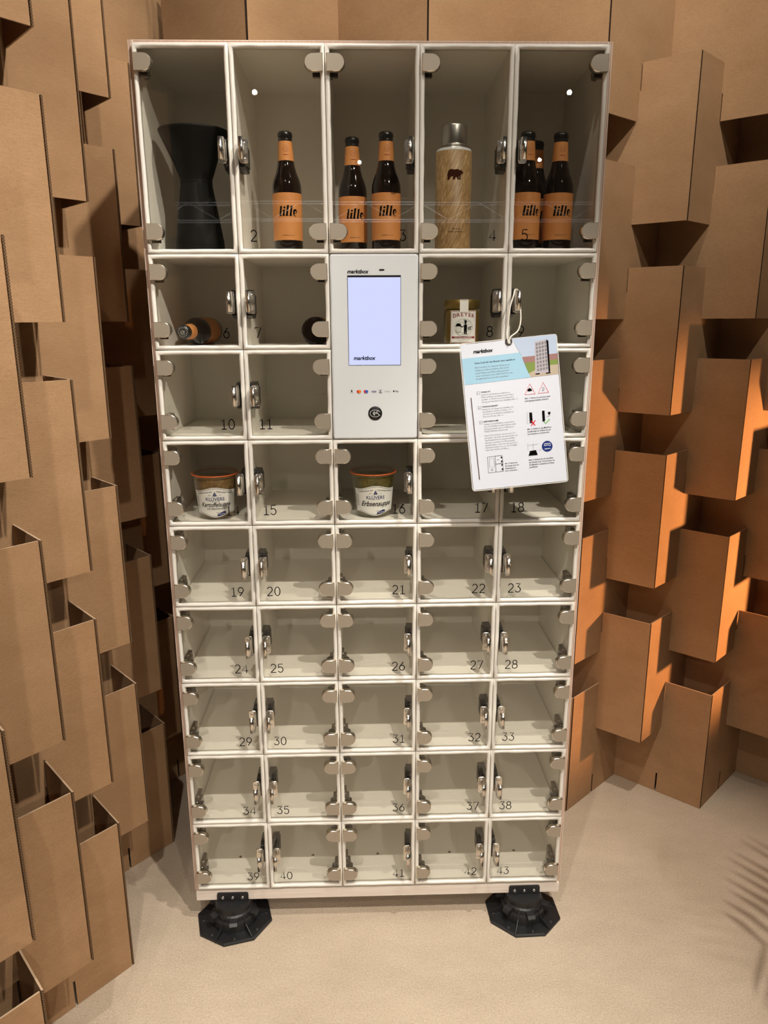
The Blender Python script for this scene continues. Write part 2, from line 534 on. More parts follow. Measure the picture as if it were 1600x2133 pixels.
def wedge(x, y, z, d_a, d_b, start_a, start_b, label, group, tilt=(0, 0), edge=None, rear=None):
    """two sheets meeting at a ridge; sheet a has its outer face to its right seen along d_a, sheet b to its left"""
    t = thing('cardboard_wedge', label, 'cardboard wedge', (x, y, z), (tilt[0], tilt[1], 0), group)
    o, a = panel(t, d_a, start_a, edge)
    # outer normal of the local sheet is -y_local -> right-hand side of the direction of travel
    o.rotation_euler = (0, 0, a)
    L = math.hypot(*d_b)
    key = (round(L, 3), start_b, edge.name, 'm')
    if key not in _pm:
        me = panel_mesh(round(L, 3), start_b, edge)
        for v in me.vertices:
            v.co.y = -v.co.y
        me.flip_normals()
        _pm[key] = me
    o2 = link('panel', _pm[key], t)
    o2.rotation_euler = (0, 0, math.atan2(d_b[1], d_b[0]))
    if rear:
        # two unseen rear sheets, added to darken the tube's inside: from the end of each front sheet to the rear apex
        ap = Vector(rear)
        for d_, mir in ((d_a, False), (d_b, True)):
            v_ = ap - Vector(d_)
            key = (round(v_.length, 3), 'rear', edge.name, mir)
            if key not in _pm:
                me = panel_mesh(round(v_.length, 3), .008, edge)
                if mir:
                    for q_ in me.vertices:
                        q_.co.y = -q_.co.y
                    me.flip_normals()
                _pm[key] = me
            o3 = link('panel', _pm[key], t, (d_[0], d_[1], 0))
            o3.rotation_euler = (0, 0, math.atan2(v_.y, v_.x))
    return t

ORD = ['first', 'second', 'third', 'fourth', 'fifth', 'sixth', 'seventh', 'eighth', 'ninth']
def level_words(k, even):
    if even:
        return ['standing on the floor', 'second from the floor', 'third from the floor', 'fourth from the floor', 'fifth from the floor', 'sixth from the floor'][k]
    return ['hovering lowest', 'second from bottom', 'third from bottom', 'fourth from bottom', 'fifth from bottom', 'sixth from bottom'][k]

# left wall: ridges run along y
LY = [(-.819, 1), (-.592, 0), (-.365, 1), (-.138, 0), (.09, 1), (.316, 0), (.543, 1), (.770, 0)]
LX = {-.819: -.605, -.592: -.605, -.365: -.610, -.138: -.612, .09: -.617, .316: -.620, .543: -.632, .770: -.585}
ys = [-1.046] + [a for a, _ in LY] + [.99]
for i, (yy, odd) in enumerate(LY):
    x = LX[yy]
    col = len(LY) - 1 - i
    for k in range(6):
        z = (.245 + .520 * k) if odd else (.001 + .5165 * k)
        if z > (2.1 if odd else 2.3):
            continue
        jx, jy = random.uniform(-.003, .003), random.uniform(-.003, .003)
        lab = 'cardboard wedge of left wall, %s column from the corner, %s' % (ORD[col], level_words(k, not odd))
        wedge(x + jx, yy + jy, z,
              (-.2, ys[i + 2] - yy), (-.2, ys[i] - yy), 0.0, .0062, lab, 'cardboard wedges of the left wall',
              (random.uniform(-.004, .004), random.uniform(-.006, .006)), EDGE, (-.4, 0))

# back wall: ridges run along x
BX = [(-.308, 0), (-.083, 1), (.141, 0), (.368, 1), (.612, 0), (.841, 1), (1.055, 0), (1.269, 1), (1.4824, 0), (1.696, 1), (1.91, 0)]
xs = [-.565] + [a for a, _ in BX] + [2.12]
for i, (xx, odd) in enumerate(BX):
    for k in range(6):
        z = (.245 + .520 * k) if odd else (.001 + .5165 * k)
        if z > (2.1 if odd else 2.3):
            continue
        lean = (-.008 * (z - 0.6)) if abs(xx - .612) < .01 else 0
        jx, jy = random.uniform(-.002, .002), random.uniform(-.003, .003)
        where = ('above the locker, %s column' if z > 1.9 else 'behind the locker, %s column') % ORD[i] if xx < .4 else 'right of the locker, %s column' % ORD[i - 4]
        lab = 'cardboard wedge of back wall %s, %s' % (where, level_words(k, not odd))
        y0 = .42
        yl = .66 if i == 0 else .62
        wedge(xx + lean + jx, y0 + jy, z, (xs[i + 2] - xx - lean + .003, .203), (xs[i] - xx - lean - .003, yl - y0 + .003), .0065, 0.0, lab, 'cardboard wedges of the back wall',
              (random.uniform(-.003, .003), random.uniform(-.003, .003)), EDGED, (0, .4) if i else None)

# ------------------------------------------------------------------ locker
CW = .191; X = [-.4775 + CW * i for i in range(6)]
RA = .19857
Z = [0.1 + RA * k for k in (10, 8, 7, 6, 5, 4, 3, 2, 1, 0)]
D = .335
locker = thing('vending_locker', 'tall white vending locker with clear numbered doors in plywood case between cardboard walls', 'locker')

def plyfront(mb, me_name, box, axis, flip, mats):
    o = mb.build(me_name, mats, locker)
    at = o.data.attributes.new('ply', 'FLOAT', 'POINT')
    for i, v in enumerate(o.data.vertices):
        t = (v.co[axis] - box[0]) / (box[1] - box[0])
        at.data[i].value = 1 - t if flip else t
    return o
for sgn in (-1, 1):
    a, b = (-.4855, -.4745) if sgn < 0 else (.4745, .4855)
    mb = MB().box(a, b, .004, D + .01, .093, 2.0925)
    mb.mi = [0, 0, 1, 0, 0, 0]
    plyfront(mb, 'side_panel', (a, b), 0, sgn > 0, [LAM, PLY])
mb = MB().box(-.4745, .4745, .004, D + .01, 2.0825, 2.0925)
mb.mi = [0, 0, 1, 0, 0, 0]
plyfront(mb, 'top_panel', (2.0825, 2.0925), 2, True, [LAM, PLY])
MB().box(-.4745, .4745, .010, D, .094, .106).build('bottom_panel', LAM, locker)
MB().box(-.4745, .4745, D, D + .01, .106, 2.0825).build('back_panel', LAM, locker)
for i in range(1, 5):
    MB().box(X[i] - .006, X[i] + .006, .010, D, .106, 2.0825).build('divider', LAM, locker)
for j in range(1, 9):
    for i in range(5):
        if i == 2 and j == 2:
            continue
        MB().box(X[i] + .006, X[i + 1] - .006, .012, D, Z[j] - .006, Z[j] + .006).build('shelf', LAM, locker)
# front rail below the doors
rl = MB().box(-.4815, .4815, -.004, .03, .067, .0935)
rl.build('base_rail', RAIL, locker)
MB().box(-.4815, .4815, .30, .33, .067, .0935).build('base_rail', RAIL, locker)

def seal_mesh(w, h, sw=.0092):
    """wavy rounded white edging round a w x h pane, centred"""
    prof = []
    for k in range(9):
        a = PI * k / 8
        prof.append((math.sin(a)))
    ring = []
    pts = []
    nx, nz = 9, 9 if h < .25 else 17
    hw, hh = w / 2, h / 2
    for k in range(nx): pts.append((-hw + w * k / nx, -hh))
    for k in range(nz): pts.append((hw, -hh + h * k / nz))
    for k in range(nx): pts.append((hw - w * k / nx, hh))
    for k in range(nz): pts.append((-hw, hh - h * k / nz))
    corners = {0, nx, nx + nz, 2 * nx + nz}
    n = len(pts)
    section = [(0, .006), (0, -.003), (.0012, -.0052), (.0035, -.0065), (.0062, -.0062), (.0082, -.0046), (sw, -.0018), (sw, .006)]
    m = len(section)
    vs = []
    for i, (px, pz) in enumerate(pts):
        wob = random.uniform(-.0005, .0005); wy = random.uniform(-.0006, .0006)
        if i in corners:
            ix = 1 if px < 0 else -1; iz = 1 if pz < 0 else -1
            d = (ix, iz)
        elif i < nx: d = (0, 1)
        elif i < nx + nz: d = (-1, 0)
        elif i < 2 * nx + nz: d = (0, -1)
        else: d = (1, 0)
        for (s_, y_) in section:
            q = s_ + (wob if s_ > .002 else 0)
            vs.append((px + d[0] * q, y_ + wy, pz + d[1] * q))
    fs = []
    for i in range(n):
        j = (i + 1) % n
        for k in range(m):
            k2 = (k + 1) % m
            fs.append((i * m + k, i * m + k2, j * m + k2, j * m + k))
    return MB().add(vs, fs, 0, True)

def hinge_mesh(sgn):
    """hinge pad with its flat end at x=0 pointing towards +x (sgn=1) or -x; z centred"""
    mb = MB()
    hw = .0165
    poly = [(0, -hw)] + [(.0200 + hw * math.cos(a), hw * math.sin(a)) for a in [-PI / 2 + PI * k / 14 for k in range(15)]] + [(0, hw)]
    mb.prism(poly, -.0155, -.0050, 0, 1, True, .0011)
    mb.prism([(p[0] + .0008, p[1] * .97) for p in poly], -.0050, -.0030, 2)
    # body behind the pane: block, stepped arm and tail running back along the side wall
    mb.prism([(.001, -.011), (.024, -.009), (.024, .007), (.020, .010), (.001, .012)], .003, .022, 2)
    mb.prism([(.001, -.013), (.019, -.010), (.017, .010), (.001, .013)], .022, .046, 2)
    mb.prism([(.001, -.010), (.010, -.008), (.010, .010), (.001, .012)], .046, .072, 2)
    for yy, zz in ((.014, .0102), (.034, .0118)):
        mb.lathe([(.0028, 0), (.0028, .001), (.0016, .0018), (0, .0018)], 8, 3, (.008, yy, zz))
    mb.box(.001, .022, .010, .020, -.020, -.011, 2)
    if sgn < 0:
        mb.xform(lambda x, y, z: (-x, y, z)); mb.f = [f[::-1] for f in mb.f]
    return mb.mesh('hinge', [NICKEL, NICKELRIM, DCHROME, CHROME])
HINGE = {1: hinge_mesh(1), -1: hinge_mesh(-1)}

def catch_mesh(sgn):
    """chrome plate screwed to the pane, web and lip; frame side at x=0, plate towards +x"""
    mb = MB()
    r = .004
    def rr(x0, x1, z0, z1, r):
        out = []
        for cx_, cz_, a0 in ((x1 - r, z0 + r, -90), (x1 - r, z1 - r, 0), (x0 + r, z1 - r, 90), (x0 + r, z0 + r, 180)):
            for k in range(4):
                a = math.radians(a0 + 30 * k); out.append((cx_ + r * math.cos(a), cz_ + r * math.sin(a)))
        return out
    mb.prism(rr(0, .0175, -.0228, .0228, r), -.0060, -.0030, 0, bev=.0006)
    mb.prism(rr(.0045, .0150, -.0195, .0195, .002), -.0066, -.0058, 3)
    # web and lip as one bent strip (plan curve), a bit shorter than the plate
    path = [(.0012, -.004), (.0006, -.012), (.0003, -.022), (.0006, -.031), (.0026, -.0365), (.0060, -.0385), (.0095, -.0385), (.0115, -.0378)]
    th = .0013
    vs = []; n = len(path); zb, zt = -.0205, .0215
    for i, (px, py) in enumerate(path):
        a = Vector(path[max(i - 1, 0)]); b = Vector(path[min(i + 1, n - 1)])
        t = (b - a).normalized(); nn = Vector((-t.y, t.x)) * th
        w = min(1.0, .75 + .12 * i) if i < 3 else 1.0
        for dx in (0, 1):
            for zz in (zb * w, zt * w):
                vs.append((px + nn.x * dx, py + nn.y * dx, zz))
    fs = []
    for i in range(n - 1):
        o, q = i * 4, (i + 1) * 4
        fs += [(o, o + 1, q + 1, q), (o + 2, q + 2, q + 3, o + 3), (o, q, q + 2, o + 2), (o + 1, o + 3, q + 3, q + 1)]
    fs += [(0, 2, 3, 1), (q, q + 1, q + 3, q + 2)]
    mb.add(vs, fs, 0, True)
    for zz in (-.0145, .0150):
        sm = MB().lathe([(.0030, 0), (.0030, .0008), (.0022, .0018), (.0008, .0022), (0, .0022)], 10, 2)
        mb.add([(.0100 + v[0], -.0064 - v[2], zz + v[1]) for v in sm.v], [f for f in sm.f], 2, True)
    if sgn < 0:
        mb.xform(lambda x, y, z: (-x, y, z)); mb.f = [f[::-1] for f in mb.f]
    return mb.mesh('catch_plate', [CHROME, DCHROME, STEEL, CHROME])
CATCH = {1: catch_mesh(1), -1: catch_mesh(-1)}

def pushlatch_mesh(sgn):
    """black push latch fixed to the divider side at x=0, reaching +x and back along +y"""
    mb = MB()
    side = [(.006, -.026), (.020, -.031), (.052, -.033), (.070, -.028), (.070, .018), (.052, .028), (.020, .028), (.006, .024)]   # (y, z)
    n = len(side)
    vs = [(.0005, p[0], p[1]) for p in side] + [(.0155, p[0], p[1]) for p in side]
    mb.add(vs, [tuple(range(n))], 1); mb.add(vs, [tuple(range(2 * n - 1, n - 1, -1))], 1)
    mb.add(vs, [(i, i + n, (i + 1) % n + n, (i + 1) % n) for i in range(n)], 0)
    mb.box(.0155, .0185, .020, .060, -.022, .016, 1)
    mb.box(.004, .013, .0035, .008, -.012, .012, 0)
    sm = MB().lathe([(.0022, 0), (.0022, .001), (0, .002)], 8, 2)
    mb.add([(.0035 + v[0], .005 - v[2], .026 + v[1] * .9) for v in sm.v], sm.f, 2, True)
    if sgn < 0:
        mb.xform(lambda x, y, z: (-x, y, z)); mb.f = [f[::-1] for f in mb.f]
    return mb.mesh('push_latch', [BLACK, GREYB, STEEL])
PUSH = {1: pushlatch_mesh(1), -1: pushlatch_mesh(-1)}

# strokes for the door numerals (thin, rounded sans with a slab under the 1), height 1, y up
def digit(ch):
    if ch == '1': return [[(.10, .80), (.32, 1.0), (.32, 0)], [(.06, 0), (.58, 0)]], .62
    if ch == '0': return [arc(.33, .5, .28, .5, 0, 360, 20)], .66
    if ch == '2': return [arc(.32, .72, .26, .28, 165, -20, 10) + [(.50, .50), (.05, .02), (.05, 0), (.62, 0)]], .66
    if ch == '3': return [[(.08, 1.0), (.55, 1.0), (.28, .60)] + arc(.30, .31, .28, .30, 80, -160, 12)], .64
    if ch == '4': return [[(.48, 0), (.48, 1.0), (.04, .26), (.66, .26)]], .68
    if ch == '5': return [[(.56, 1.0), (.12, 1.0), (.09, .55)] + arc(.30, .33, .28, .33, 120, -155, 14)], .64
    if ch == '6': return [[(.46, 1.0), (.16, .58)] + arc(.32, .31, .27, .31, 150, -215, 20)], .66
    if ch == '7': return [[(.05, .86), (.05, 1.0), (.60, 1.0), (.22, 0)]], .62
    if ch == '8': return [arc(.32, .76, .23, .24, 0, 360, 16), arc(.32, .27, .28, .27, 0, 360, 18)], .66
    if ch == '9': return [[(.18, 0), (.48, .42)] + arc(.32, .69, .27, .31, -30, 335, 20)], .66

def number_mesh(n, size=.0218):
    mb = MB(); x = 0; adv = []
    for c in str(n):
        st, w = digit(c); adv.append((st, x)); x += w + .14
    tot = x - .14
    for st, ox in adv:
        for p in st:
            stroke(mb, [((q[0] + ox - tot / 2) * size, q[1] * size) for q in p], .0022)
    return mb, tot * size

hinge_side = ['L', 'R', 'L', 'L', 'R']
num = 0
door_of = {}
for r in range(9):
    for c in range(5):
        if c == 2 and r in (1, 2):
            continue
        num += 1
        x0, x1, zt, zb = X[c], X[c + 1], Z[r], Z[r + 1]
        w, h = x1 - x0 - .0012, zt - zb - .0012
        cx, cz = (x0 + x1) / 2, (zt + zb) / 2
        pane = MB().box(-w / 2 + .004, w / 2 - .004, -.0022, .0022, -h / 2 + .004, h / 2 - .004)
        d = pane.build('door', GLASS, locker, (cx, 0, cz))
        d.rotation_euler = (random.uniform(-.002, .002) * (.25 if r == 0 else 1), 0, random.uniform(-.003, .003))
        door_of[num] = d
        seal_mesh(w, h).build('edge_seal', SEAL, d)
        sg = 1 if hinge_side[c] == 'L' else -1
        for hz in (h / 2 - .0365, -h / 2 + .0425):
            link('hinge', HINGE[sg], d, (-sg * (w / 2 - .0030), 0, hz))
        link('catch_plate', CATCH[-sg], d, (sg * (w / 2 - .0125), 0, 0))
        nm, tw = number_mesh(num)
        nx = sg * (w / 2 - .0265 - tw / 2)
        nm.build('door_number', INK, d, (nx, -.0025, -h / 2 + .0245))
        link('push_latch', PUSH[-sg], locker, (cx + sg * (CW / 2 - .006), .001, cz - .001))

# screw heads on the lowest shelf
for c in range(5):
    MB().lathe([(.004, 0), (.004, .0008), (0, .0012)], 10).build('screw', DCHROME, locker, (X[c] + .095 + .01 * (c % 2), .11, .106))

# payment terminal
tz0, tz1 = Z[3] + .0015, Z[1] - .0015
tx0, tx1 = X[2] + .0015, X[3] - .0015
tm = MB()
def rrect(x0, x1, z0, z1, r, n=5):
    out = []
    for cx_, cz_, a0 in ((x1 - r, z0 + r, -90), (x1 - r, z1 - r, 0), (x0 + r, z1 - r, 90), (x0 + r, z0 + r, 180)):
        for k in range(n + 1):
            a = math.radians(a0 + 90 * k / n); out.append((cx_ + r * math.cos(a), cz_ + r * math.sin(a)))
    return out
tm.prism(rrect(tx0, tx1, tz0, tz1, .006), -.0085, .02, 0, None, True, .003)
term = tm.build('payment_terminal', PANEL, locker)
ty = -.0086
sc = MB().box(-.0573, .0573, ty - .0006, ty, 1.4555, 1.6440)
sc.build('screen_bezel', BLACK, term)
MB().box(-.0563, .0563, ty - .0010, ty - .0005, 1.4562, 1.6398).build('screen', SCREEN, term)
t = MB(); put_text(t, 'marktbox', -.0575, 1.6480, .0112, ty - .0003, bold=.032, shear=.24, align='LEFT')
put_text(t, 'marktbox', -.0465, 1.4672, .0118, ty - .0013, bold=.032, shear=.24, align='LEFT')
t.build('lettering', INK, term)
MB().prism(rrect(.0108, .0222, 1.6532, 1.6566, .0016), ty - .0006, ty).build('camera_slot', BLACK, term)
# payment marks in a row
pm = MB(); y_ = ty - .0003; zc = 1.3985
flat(pm, [(-.0535, zc - .0005), (-.0500, zc - .0005), (-.0505, zc + .0025), (-.0530, zc + .0025)], y_, 0); stroke(pm, arc(-.0517, zc + .0025, .0011, .0016, 0, 180, 6), .0005, y_, 0)
stroke(pm, [(-.0557, zc - .0030), (-.0478, zc - .0030)], .0008, y_, 4)
flat(pm, arc(-.0373, zc, .0033, .0033, 0, 360, 16)[:-1], y_, 1); flat(pm, arc(-.0338, zc, .0033, .0033, 0, 360, 16)[:-1], y_ - .0001, 2)
stroke(pm, [(-.0393, zc - .0043), (-.0320, zc - .0043)], .0006, y_, 0)
flat(pm, arc(-.0218, zc, .0033, .0033, 0, 360, 16)[:-1], y_, 1); flat(pm, arc(-.0183, zc, .0033, .0033, 0, 360, 16)[:-1], y_ - .0001, 3)
stroke(pm, [(-.0238, zc - .0043), (-.0165, zc - .0043)], .0006, y_, 0)
put_text(pm, 'VISA', -.0030, zc - .0022, .0058, y_, 5, bold=.02, shear=.2, align='CENTER')
stroke(pm, [(.0087, zc - .0035), (.0152, zc - .0035), (.0152, zc + .0035), (.0087, zc + .0035)], .0006, y_, 4, True)
flat(pm, [(.0105, zc + .0020), (.0120, zc - .0022), (.0135, zc + .0020)], y_, 0); stroke(pm, [(.0087, zc - .0030), (.0152, zc - .0030)], .0012, y_, 0)
put_text(pm, 'G Pay', .0273, zc - .0018, .0052, y_, 4, align='CENTER')
put_text(pm, 'Pay', .0485, zc - .0018, .0055, y_, 0, bold=.012, align='CENTER')
flat(pm, arc(.0415, zc, .0017, .0018, 0, 360, 12)[:-1], y_, 0); stroke(pm, [(.0415, zc + .0018), (.0422, zc + .0030)], .0007, y_, 0)
pm.build('payment_marks', [INK, REDINK, ORANGEINK, BLUEINK, GREYINK, NAVY], term)
rd = MB().lathe([(.0156, 0), (.0156, .0012), (.0148, .0018), (0, .0018)], 32)
rd.xform(lambda x, y, z: (x, -z, y)).build('card_reader', BLACK, term, (0, ty + .0004, 1.3502))
rm = MB(); y_ = ty - .0017
stroke(rm, arc(0, 0, .0115, .0078, 25, 335, 24), .0008, y_)
for k, rr_ in enumerate((.0022, .0042, .0062)):
    stroke(rm, arc(-.0065, .0, rr_, rr_, -48, 48, 8), .0010, y_)
stroke(rm, [(.0105, -.0050), (.0050, .0005), (.0030, .0032), (.0018, .0022), (.0032, -.0010)], .0012, y_)
stroke(rm, [(.0115, .0030), (.0060, .0058), (.0030, .0032)], .0008, y_)
rm.build('contactless_mark', CHALK, term, (0, 0, 1.3502))

# feet
def make_foot(x, y, turn, front=True):
    R8 = .1015
    pts = [(R8 * math.cos(math.radians(22.5 + 45 * k + turn)), R8 * .95 * math.sin(math.radians(22.5 + 45 * k + turn))) for k in range(8)]
    mb = MB()
    n = 8
    vs = [(p[0], p[1], .0) for p in pts] + [(p[0], p[1], .005) for p in pts] + [(p[0] * .95, p[1] * .95, .0065) for p in pts]
    mb.add(vs, [tuple(range(8))[::-1]])
    mb.add(vs, [(i, (i + 1) % 8, (i + 1) % 8 + 8, i + 8) for i in range(8)])
    mb.add(vs, [(i + 8, (i + 1) % 8 + 8, (i + 1) % 8 + 16, i + 16) for i in range(8)])
    mb.add(vs, [tuple(range(16, 24))])
    f = mb.build('foot', RUBBER, locker, (x, y, .0))
    # stepped crown with notches
    st = MB(); st.lathe([(.060, .006), (.058, .030), (.056, .036), (.052, .036), (.052, .046), (.048, .050), (.048, .0655), (0, .0655)], 32, smooth=False)
    st.build('turret', RUBBER, f)
    for k in range(12):
        a = 2 * PI * k / 12 + .13
        big = k % 2 == 0
        t = MB()
        if big:
            t.prism([(.044, .006), (.094, .006), (.090, .011), (.062, .026), (.055, .040), (.044, .044)], -.0011, .0011)
        else:
            t.prism([(.046, .034), (.070, .031), (.072, .038), (.066, .044), (.046, .046)], -.010, .010)
        t.build('rib' if big else 'tooth', RUBBER, f, (0, 0, 0), (0, 0, a))
    for k in range(8):
        a = math.radians(45 * k + 8)
        MB().lathe([(.0042, 0), (.0042, .0015), (.0022, .0020), (.0015, .0008), (0, .0008)], 10).build('bolt_boss', GREYB, f, (.082 * math.cos(a), .078 * math.sin(a), .006))
    if front:
        by = -.0045 - y
        b = MB().prism(rrect(-.041, .041, .046, .0905, .005), by - .004, by)
        b.build('bracket', RUBBER, f)
        for k in (-1, 0, 1):
            MB().lathe([(.0046, 0), (.0046, .0010), (.0036, .0022), (.0016, .0024), (.0014, .0014), (0, .0014)], 12).xform(lambda X_, Y_, Z_: (X_, -Z_, Y_)).build('screw', STEEL, f, (k * .0258, by - .004, .0765))
make_foot(-.386, .004, 15); make_foot(.388, .004, 2)
make_foot(-.386, .25, 5, False); make_foot(.388, .25, 12, False)

# ------------------------------------------------------------------ bottles
def bottle_parts(t):
    MB().lathe([(.024, .0), (.0295, .0006), (.0315, .004), (.0315, .130), (.0308, .1385), (.0278, .1500), (.0226, .1630), (.0192, .1750), (.0172, .1860), (.0148, .2250), (.0140, .2290)], 40).build('body', BOTGLASS, t)
    MB().lathe([(.0149, .2255), (.0151, .2285), (.0142, .2315), (.0156, .2330), (.0156, .2395), (.0140, .2430), (.0095, .2448), (0, .2450)], 28).build('cap', CAPM, t)
    lb = MB().lathe([(.0318, .0250), (.0318, .1205)], 40, caps=False).build('front_label', LABELO, t)
    nl = MB().lathe([(.0175, .1860), (.0151, .2245)], 28, caps=False).build('neck_label', LABELO, t)
    # lettering of the front label: four fat slanted letters and an e
    w = MB(); y = -.0003; s = 1.0
    def fat_l(x, z0, z1):
        sl = .16 * (z1 - z0)
        flat(w, [(x - .0024, z0), (x + .0018, z0), (x + .0018 + sl, z1), (x - .0024 + sl, z1 - .0008)], y)
        flat(w, [(x - .0024 + sl, z1 - .0008), (x - .0038 + sl, z1 - .0018), (x - .0030 + sl, z1 - .0030)], y)
        stroke(w, [(x + .0012, z0 + .0004), (x + .0030, z0 + .0010), (x + .0042, z0 + .0030)], [.0012, .0010, .0004], y)
    fat_l(-.0165, .0735, .0940)
    fat_l(-.0090, .0735, .0865); flat(w, arc(-.0066, .0905, .0023, .0022, 0, 360, 12)[:-1], y)
    fat_l(-.0020, .0735, .0955); fat_l(.0060, .0735, .0945)
    ea = arc(.0168, .0798, .0036, .0062, 8, 305, 16)
    stroke(w, ea, [.0012 + .0030 * math.sin(PI * min(1, k / 13)) for k in range(17)], y)
    stroke(w, [(.0140, .0788), (.0205, .0808)], .0013, y)
    put_text(w, 'HAMBURG, 330 ml', 0, .0335, .0030, y, res=1)
    wrap(w.slice_x(.003), .0318, 0, .10).build('lettering', INK, lb)
    e = MB()
    for k in range(11):
        a = math.radians(200 - 220 * k / 10)
        stroke(e, [(.0052 * math.cos(a), .208 + .0068 * math.sin(a)), (.0072 * math.cos(a), .208 + .0090 * math.sin(a))], .0004, y)
    stroke(e, [(-.003, .205), (-.0035, .210), (-.001, .208), (0, .213), (.0015, .209), (.0036, .211), (.002, .207), (.003, .204), (0, .203), (-.003, .205)], .0005, y)
    put_text(e, 'HAMBURG', 0, .1965, .0024, y, bold=.02, res=1)
    def cone(x, y, z):
        r = .0175 + (.0151 - .0175) * (z - .186) / .0385 - y
        a = x / .0162 + .12
        return (r * math.sin(a), -r * math.cos(a), z)
    e.xform(cone).build('emblem', DKRED, nl)
    k_ = MB()
    for k in range(16):
        a = 2 * PI * k / 16
        stroke(k_, [(.0078 * math.cos(a), .0078 * math.sin(a)), (.0118 * math.cos(a), .0118 * math.sin(a))], .0007)
    stroke(k_, [(-.004, -.003), (-.005, .002), (-.002, 0), (-.001, .005), (.002, .001), (.005, .003), (.003, -.001), (.004, -.004), (0, -.005), (-.004, -.003)], .0009)
    stroke(k_, [(-.002, -.001), (.001, -.002), (.002, .003)], .0008)
    k_.xform(lambda x, y, z: (x, z, 0)).build('cap_emblem', CHALK, t.children[1], (0, 0, .2452))

F1 = Z[1] + .006; F2 = Z[2] + .006; F4 = Z[4] + .006
b0 = thing('beer_bottle', 'brown beer bottle with orange labels standing alone behind door 2', 'bottle', (-.186, .065, F1), group='beer bottles in the locker')
bottle_parts(b0)
G = 'beer bottles in the locker'
bottles = [((-.0445, .115, F1), (0, 0, .05), 'brown beer bottle behind door 3, left and further back of the two'),
           ((.0288, .065, F1), (0, 0, -.05), 'brown beer bottle behind door 3, right and nearer of the two'),
           ((.3330, .062, F1), (0, 0, .10), 'brown beer bottle behind door 5 at left, half covered by the chrome catch'),
           ((.3720, .150, F1), (0, 0, -.05), 'brown beer bottle at the back of door 5, half hidden between two others'),
           ((.4062, .070, F1), (0, 0, -.05), 'brown beer bottle behind door 5, standing fully visible at right')]
for l, r_, lab in bottles:
    copy_tree(b0, l, r_, lab, G)
# lying bottles: one neck to the front, one base to the front
lay = Euler((PI / 2 + .008, 0, .06), 'XYZ')
q = copy_tree(b0, (-.4085, .272, F2 + .0320), lay, 'brown beer bottle lying behind door 6 with its black cap towards the viewer', G)
q.rotation_euler = (PI / 2 + .0, 0, -.055)
q = copy_tree(b0, (-.1310, .040, F2 + .0320), None, 'brown beer bottle lying behind door 7, dark base towards the viewer', G)
q.rotation_euler = (-PI / 2, 0, .0)

# ------------------------------------------------------------------ hourglass carafe behind door 1
cf = thing('carafe', 'matte black hourglass carafe with wide funnel mouth behind door 1', 'carafe', (-.3845, .093, F1))
MB().lathe([(.052, 0), (.0545, .003), (.0520, .030), (.0425, .090), (.0345, .140), (.0335, .1485)], 48).build('base', MATTE, cf)
MB().lathe([(.0335, .1485), (.0345, .1560), (.0470, .190), (.0690, .2370), (.0735, .2470), (.0745, .2510), (.0725, .2505), (.0675, .2370), (.0450, .190), (.031, .152), (0, .150)], 48).build('funnel', MATTE, cf)
MB().lathe([(.0341, .1470), (.0347, .1485), (.0341, .1500)], 48, caps=False).build('waist_ring', MATTE, cf)

# ------------------------------------------------------------------ bamboo flask behind door 4
tf = thing('thermos_flask', 'bamboo clad thermos flask with steel cap standing behind door 4', 'flask', (.1762, .080, F1))
MB().lathe([(.036, 0), (.0388, .002), (.0392, .005), (.0392, .2060), (.0388, .2064)], 48).build('bamboo_sleeve', BAMB, tf)
MB().lathe([(.0385, .2064), (.0385, .2085), (.0360, .2125)], 48).build('white_collar', PANEL, tf)
MB().lathe([(.0372, .2090), (.0362, .2130), (.0335, .2160), (.0292, .2185), (.0283, .2200), (.0283, .2220)], 48).build('neck', BSTEEL, tf)
MB().lathe([(.0276, .2225), (.0280, .2235), (.0280, .2570), (.0272, .2595), (.0255, .2602), (0, .2602)], 48).build('steel_cap', BSTEEL, tf)
be = MB(); y = -.0003
bear = [(-.0170, .0), (-.0115, .0), (-.0105, .0040), (-.0080, .0060), (-.0040, .0060), (-.0055, .0), (-.0005, .0), (.0010, .0050), (.0035, .0045), (.0050, .0), (.0085, .0), (.0080, .0020), (.0068, .0050), (.0085, .0060), (.0090, .0), (.0122, .0), (.0112, .0060), (.0130, .0100), (.0160, .0115), (.0178, .0125), (.0175, .0145), (.0150, .0165), (.0135, .0195), (.0118, .0190), (.0112, .0175), (.0070, .0200), (.0030, .0205), (-.0020, .0195), (-.0090, .0210), (-.0140, .0190), (-.0165, .0140), (-.0170, .0080), (-.0160, .0050)]
def fill_fine(mb, poly, step, y, mi=0, dz=0.0):
    """outline filled with narrow upright strips, so that it can be bent"""
    xa = min(p[0] for p in poly); xb = max(p[0] for p in poly)
    n = int((xb - xa) / step)
    for k in range(n):
        x0 = xa + (xb - xa) * k / n; x1 = xa + (xb - xa) * (k + 1) / n; xm = (x0 + x1) / 2
        cr_ = []
        for i in range(len(poly)):
            p, q_ = poly[i - 1], poly[i]
            if (p[0] <= xm) != (q_[0] <= xm):
                cr_.append(p[1] + (q_[1] - p[1]) * (xm - p[0]) / (q_[0] - p[0]))
        cr_.sort()
        for a, b in zip(cr_[::2], cr_[1::2]):
            mb.add([(x0, y, a + dz), (x1, y, a + dz), (x1, y, b + dz), (x0, y, b + dz)], [(0, 1, 2, 3)], mi)
fill_fine(be, bear, .0005, y, 0, .1470)
put_text(be, 'WILD LIFE', .004, .0465, .0040, y, res=1); put_text(be, 'BAMBOO THERMOS', .004, .0405, .0040, y, res=1)
wrap(be, .0392, 0, -.02).build('bear_emblem', BROWNINK, tf)

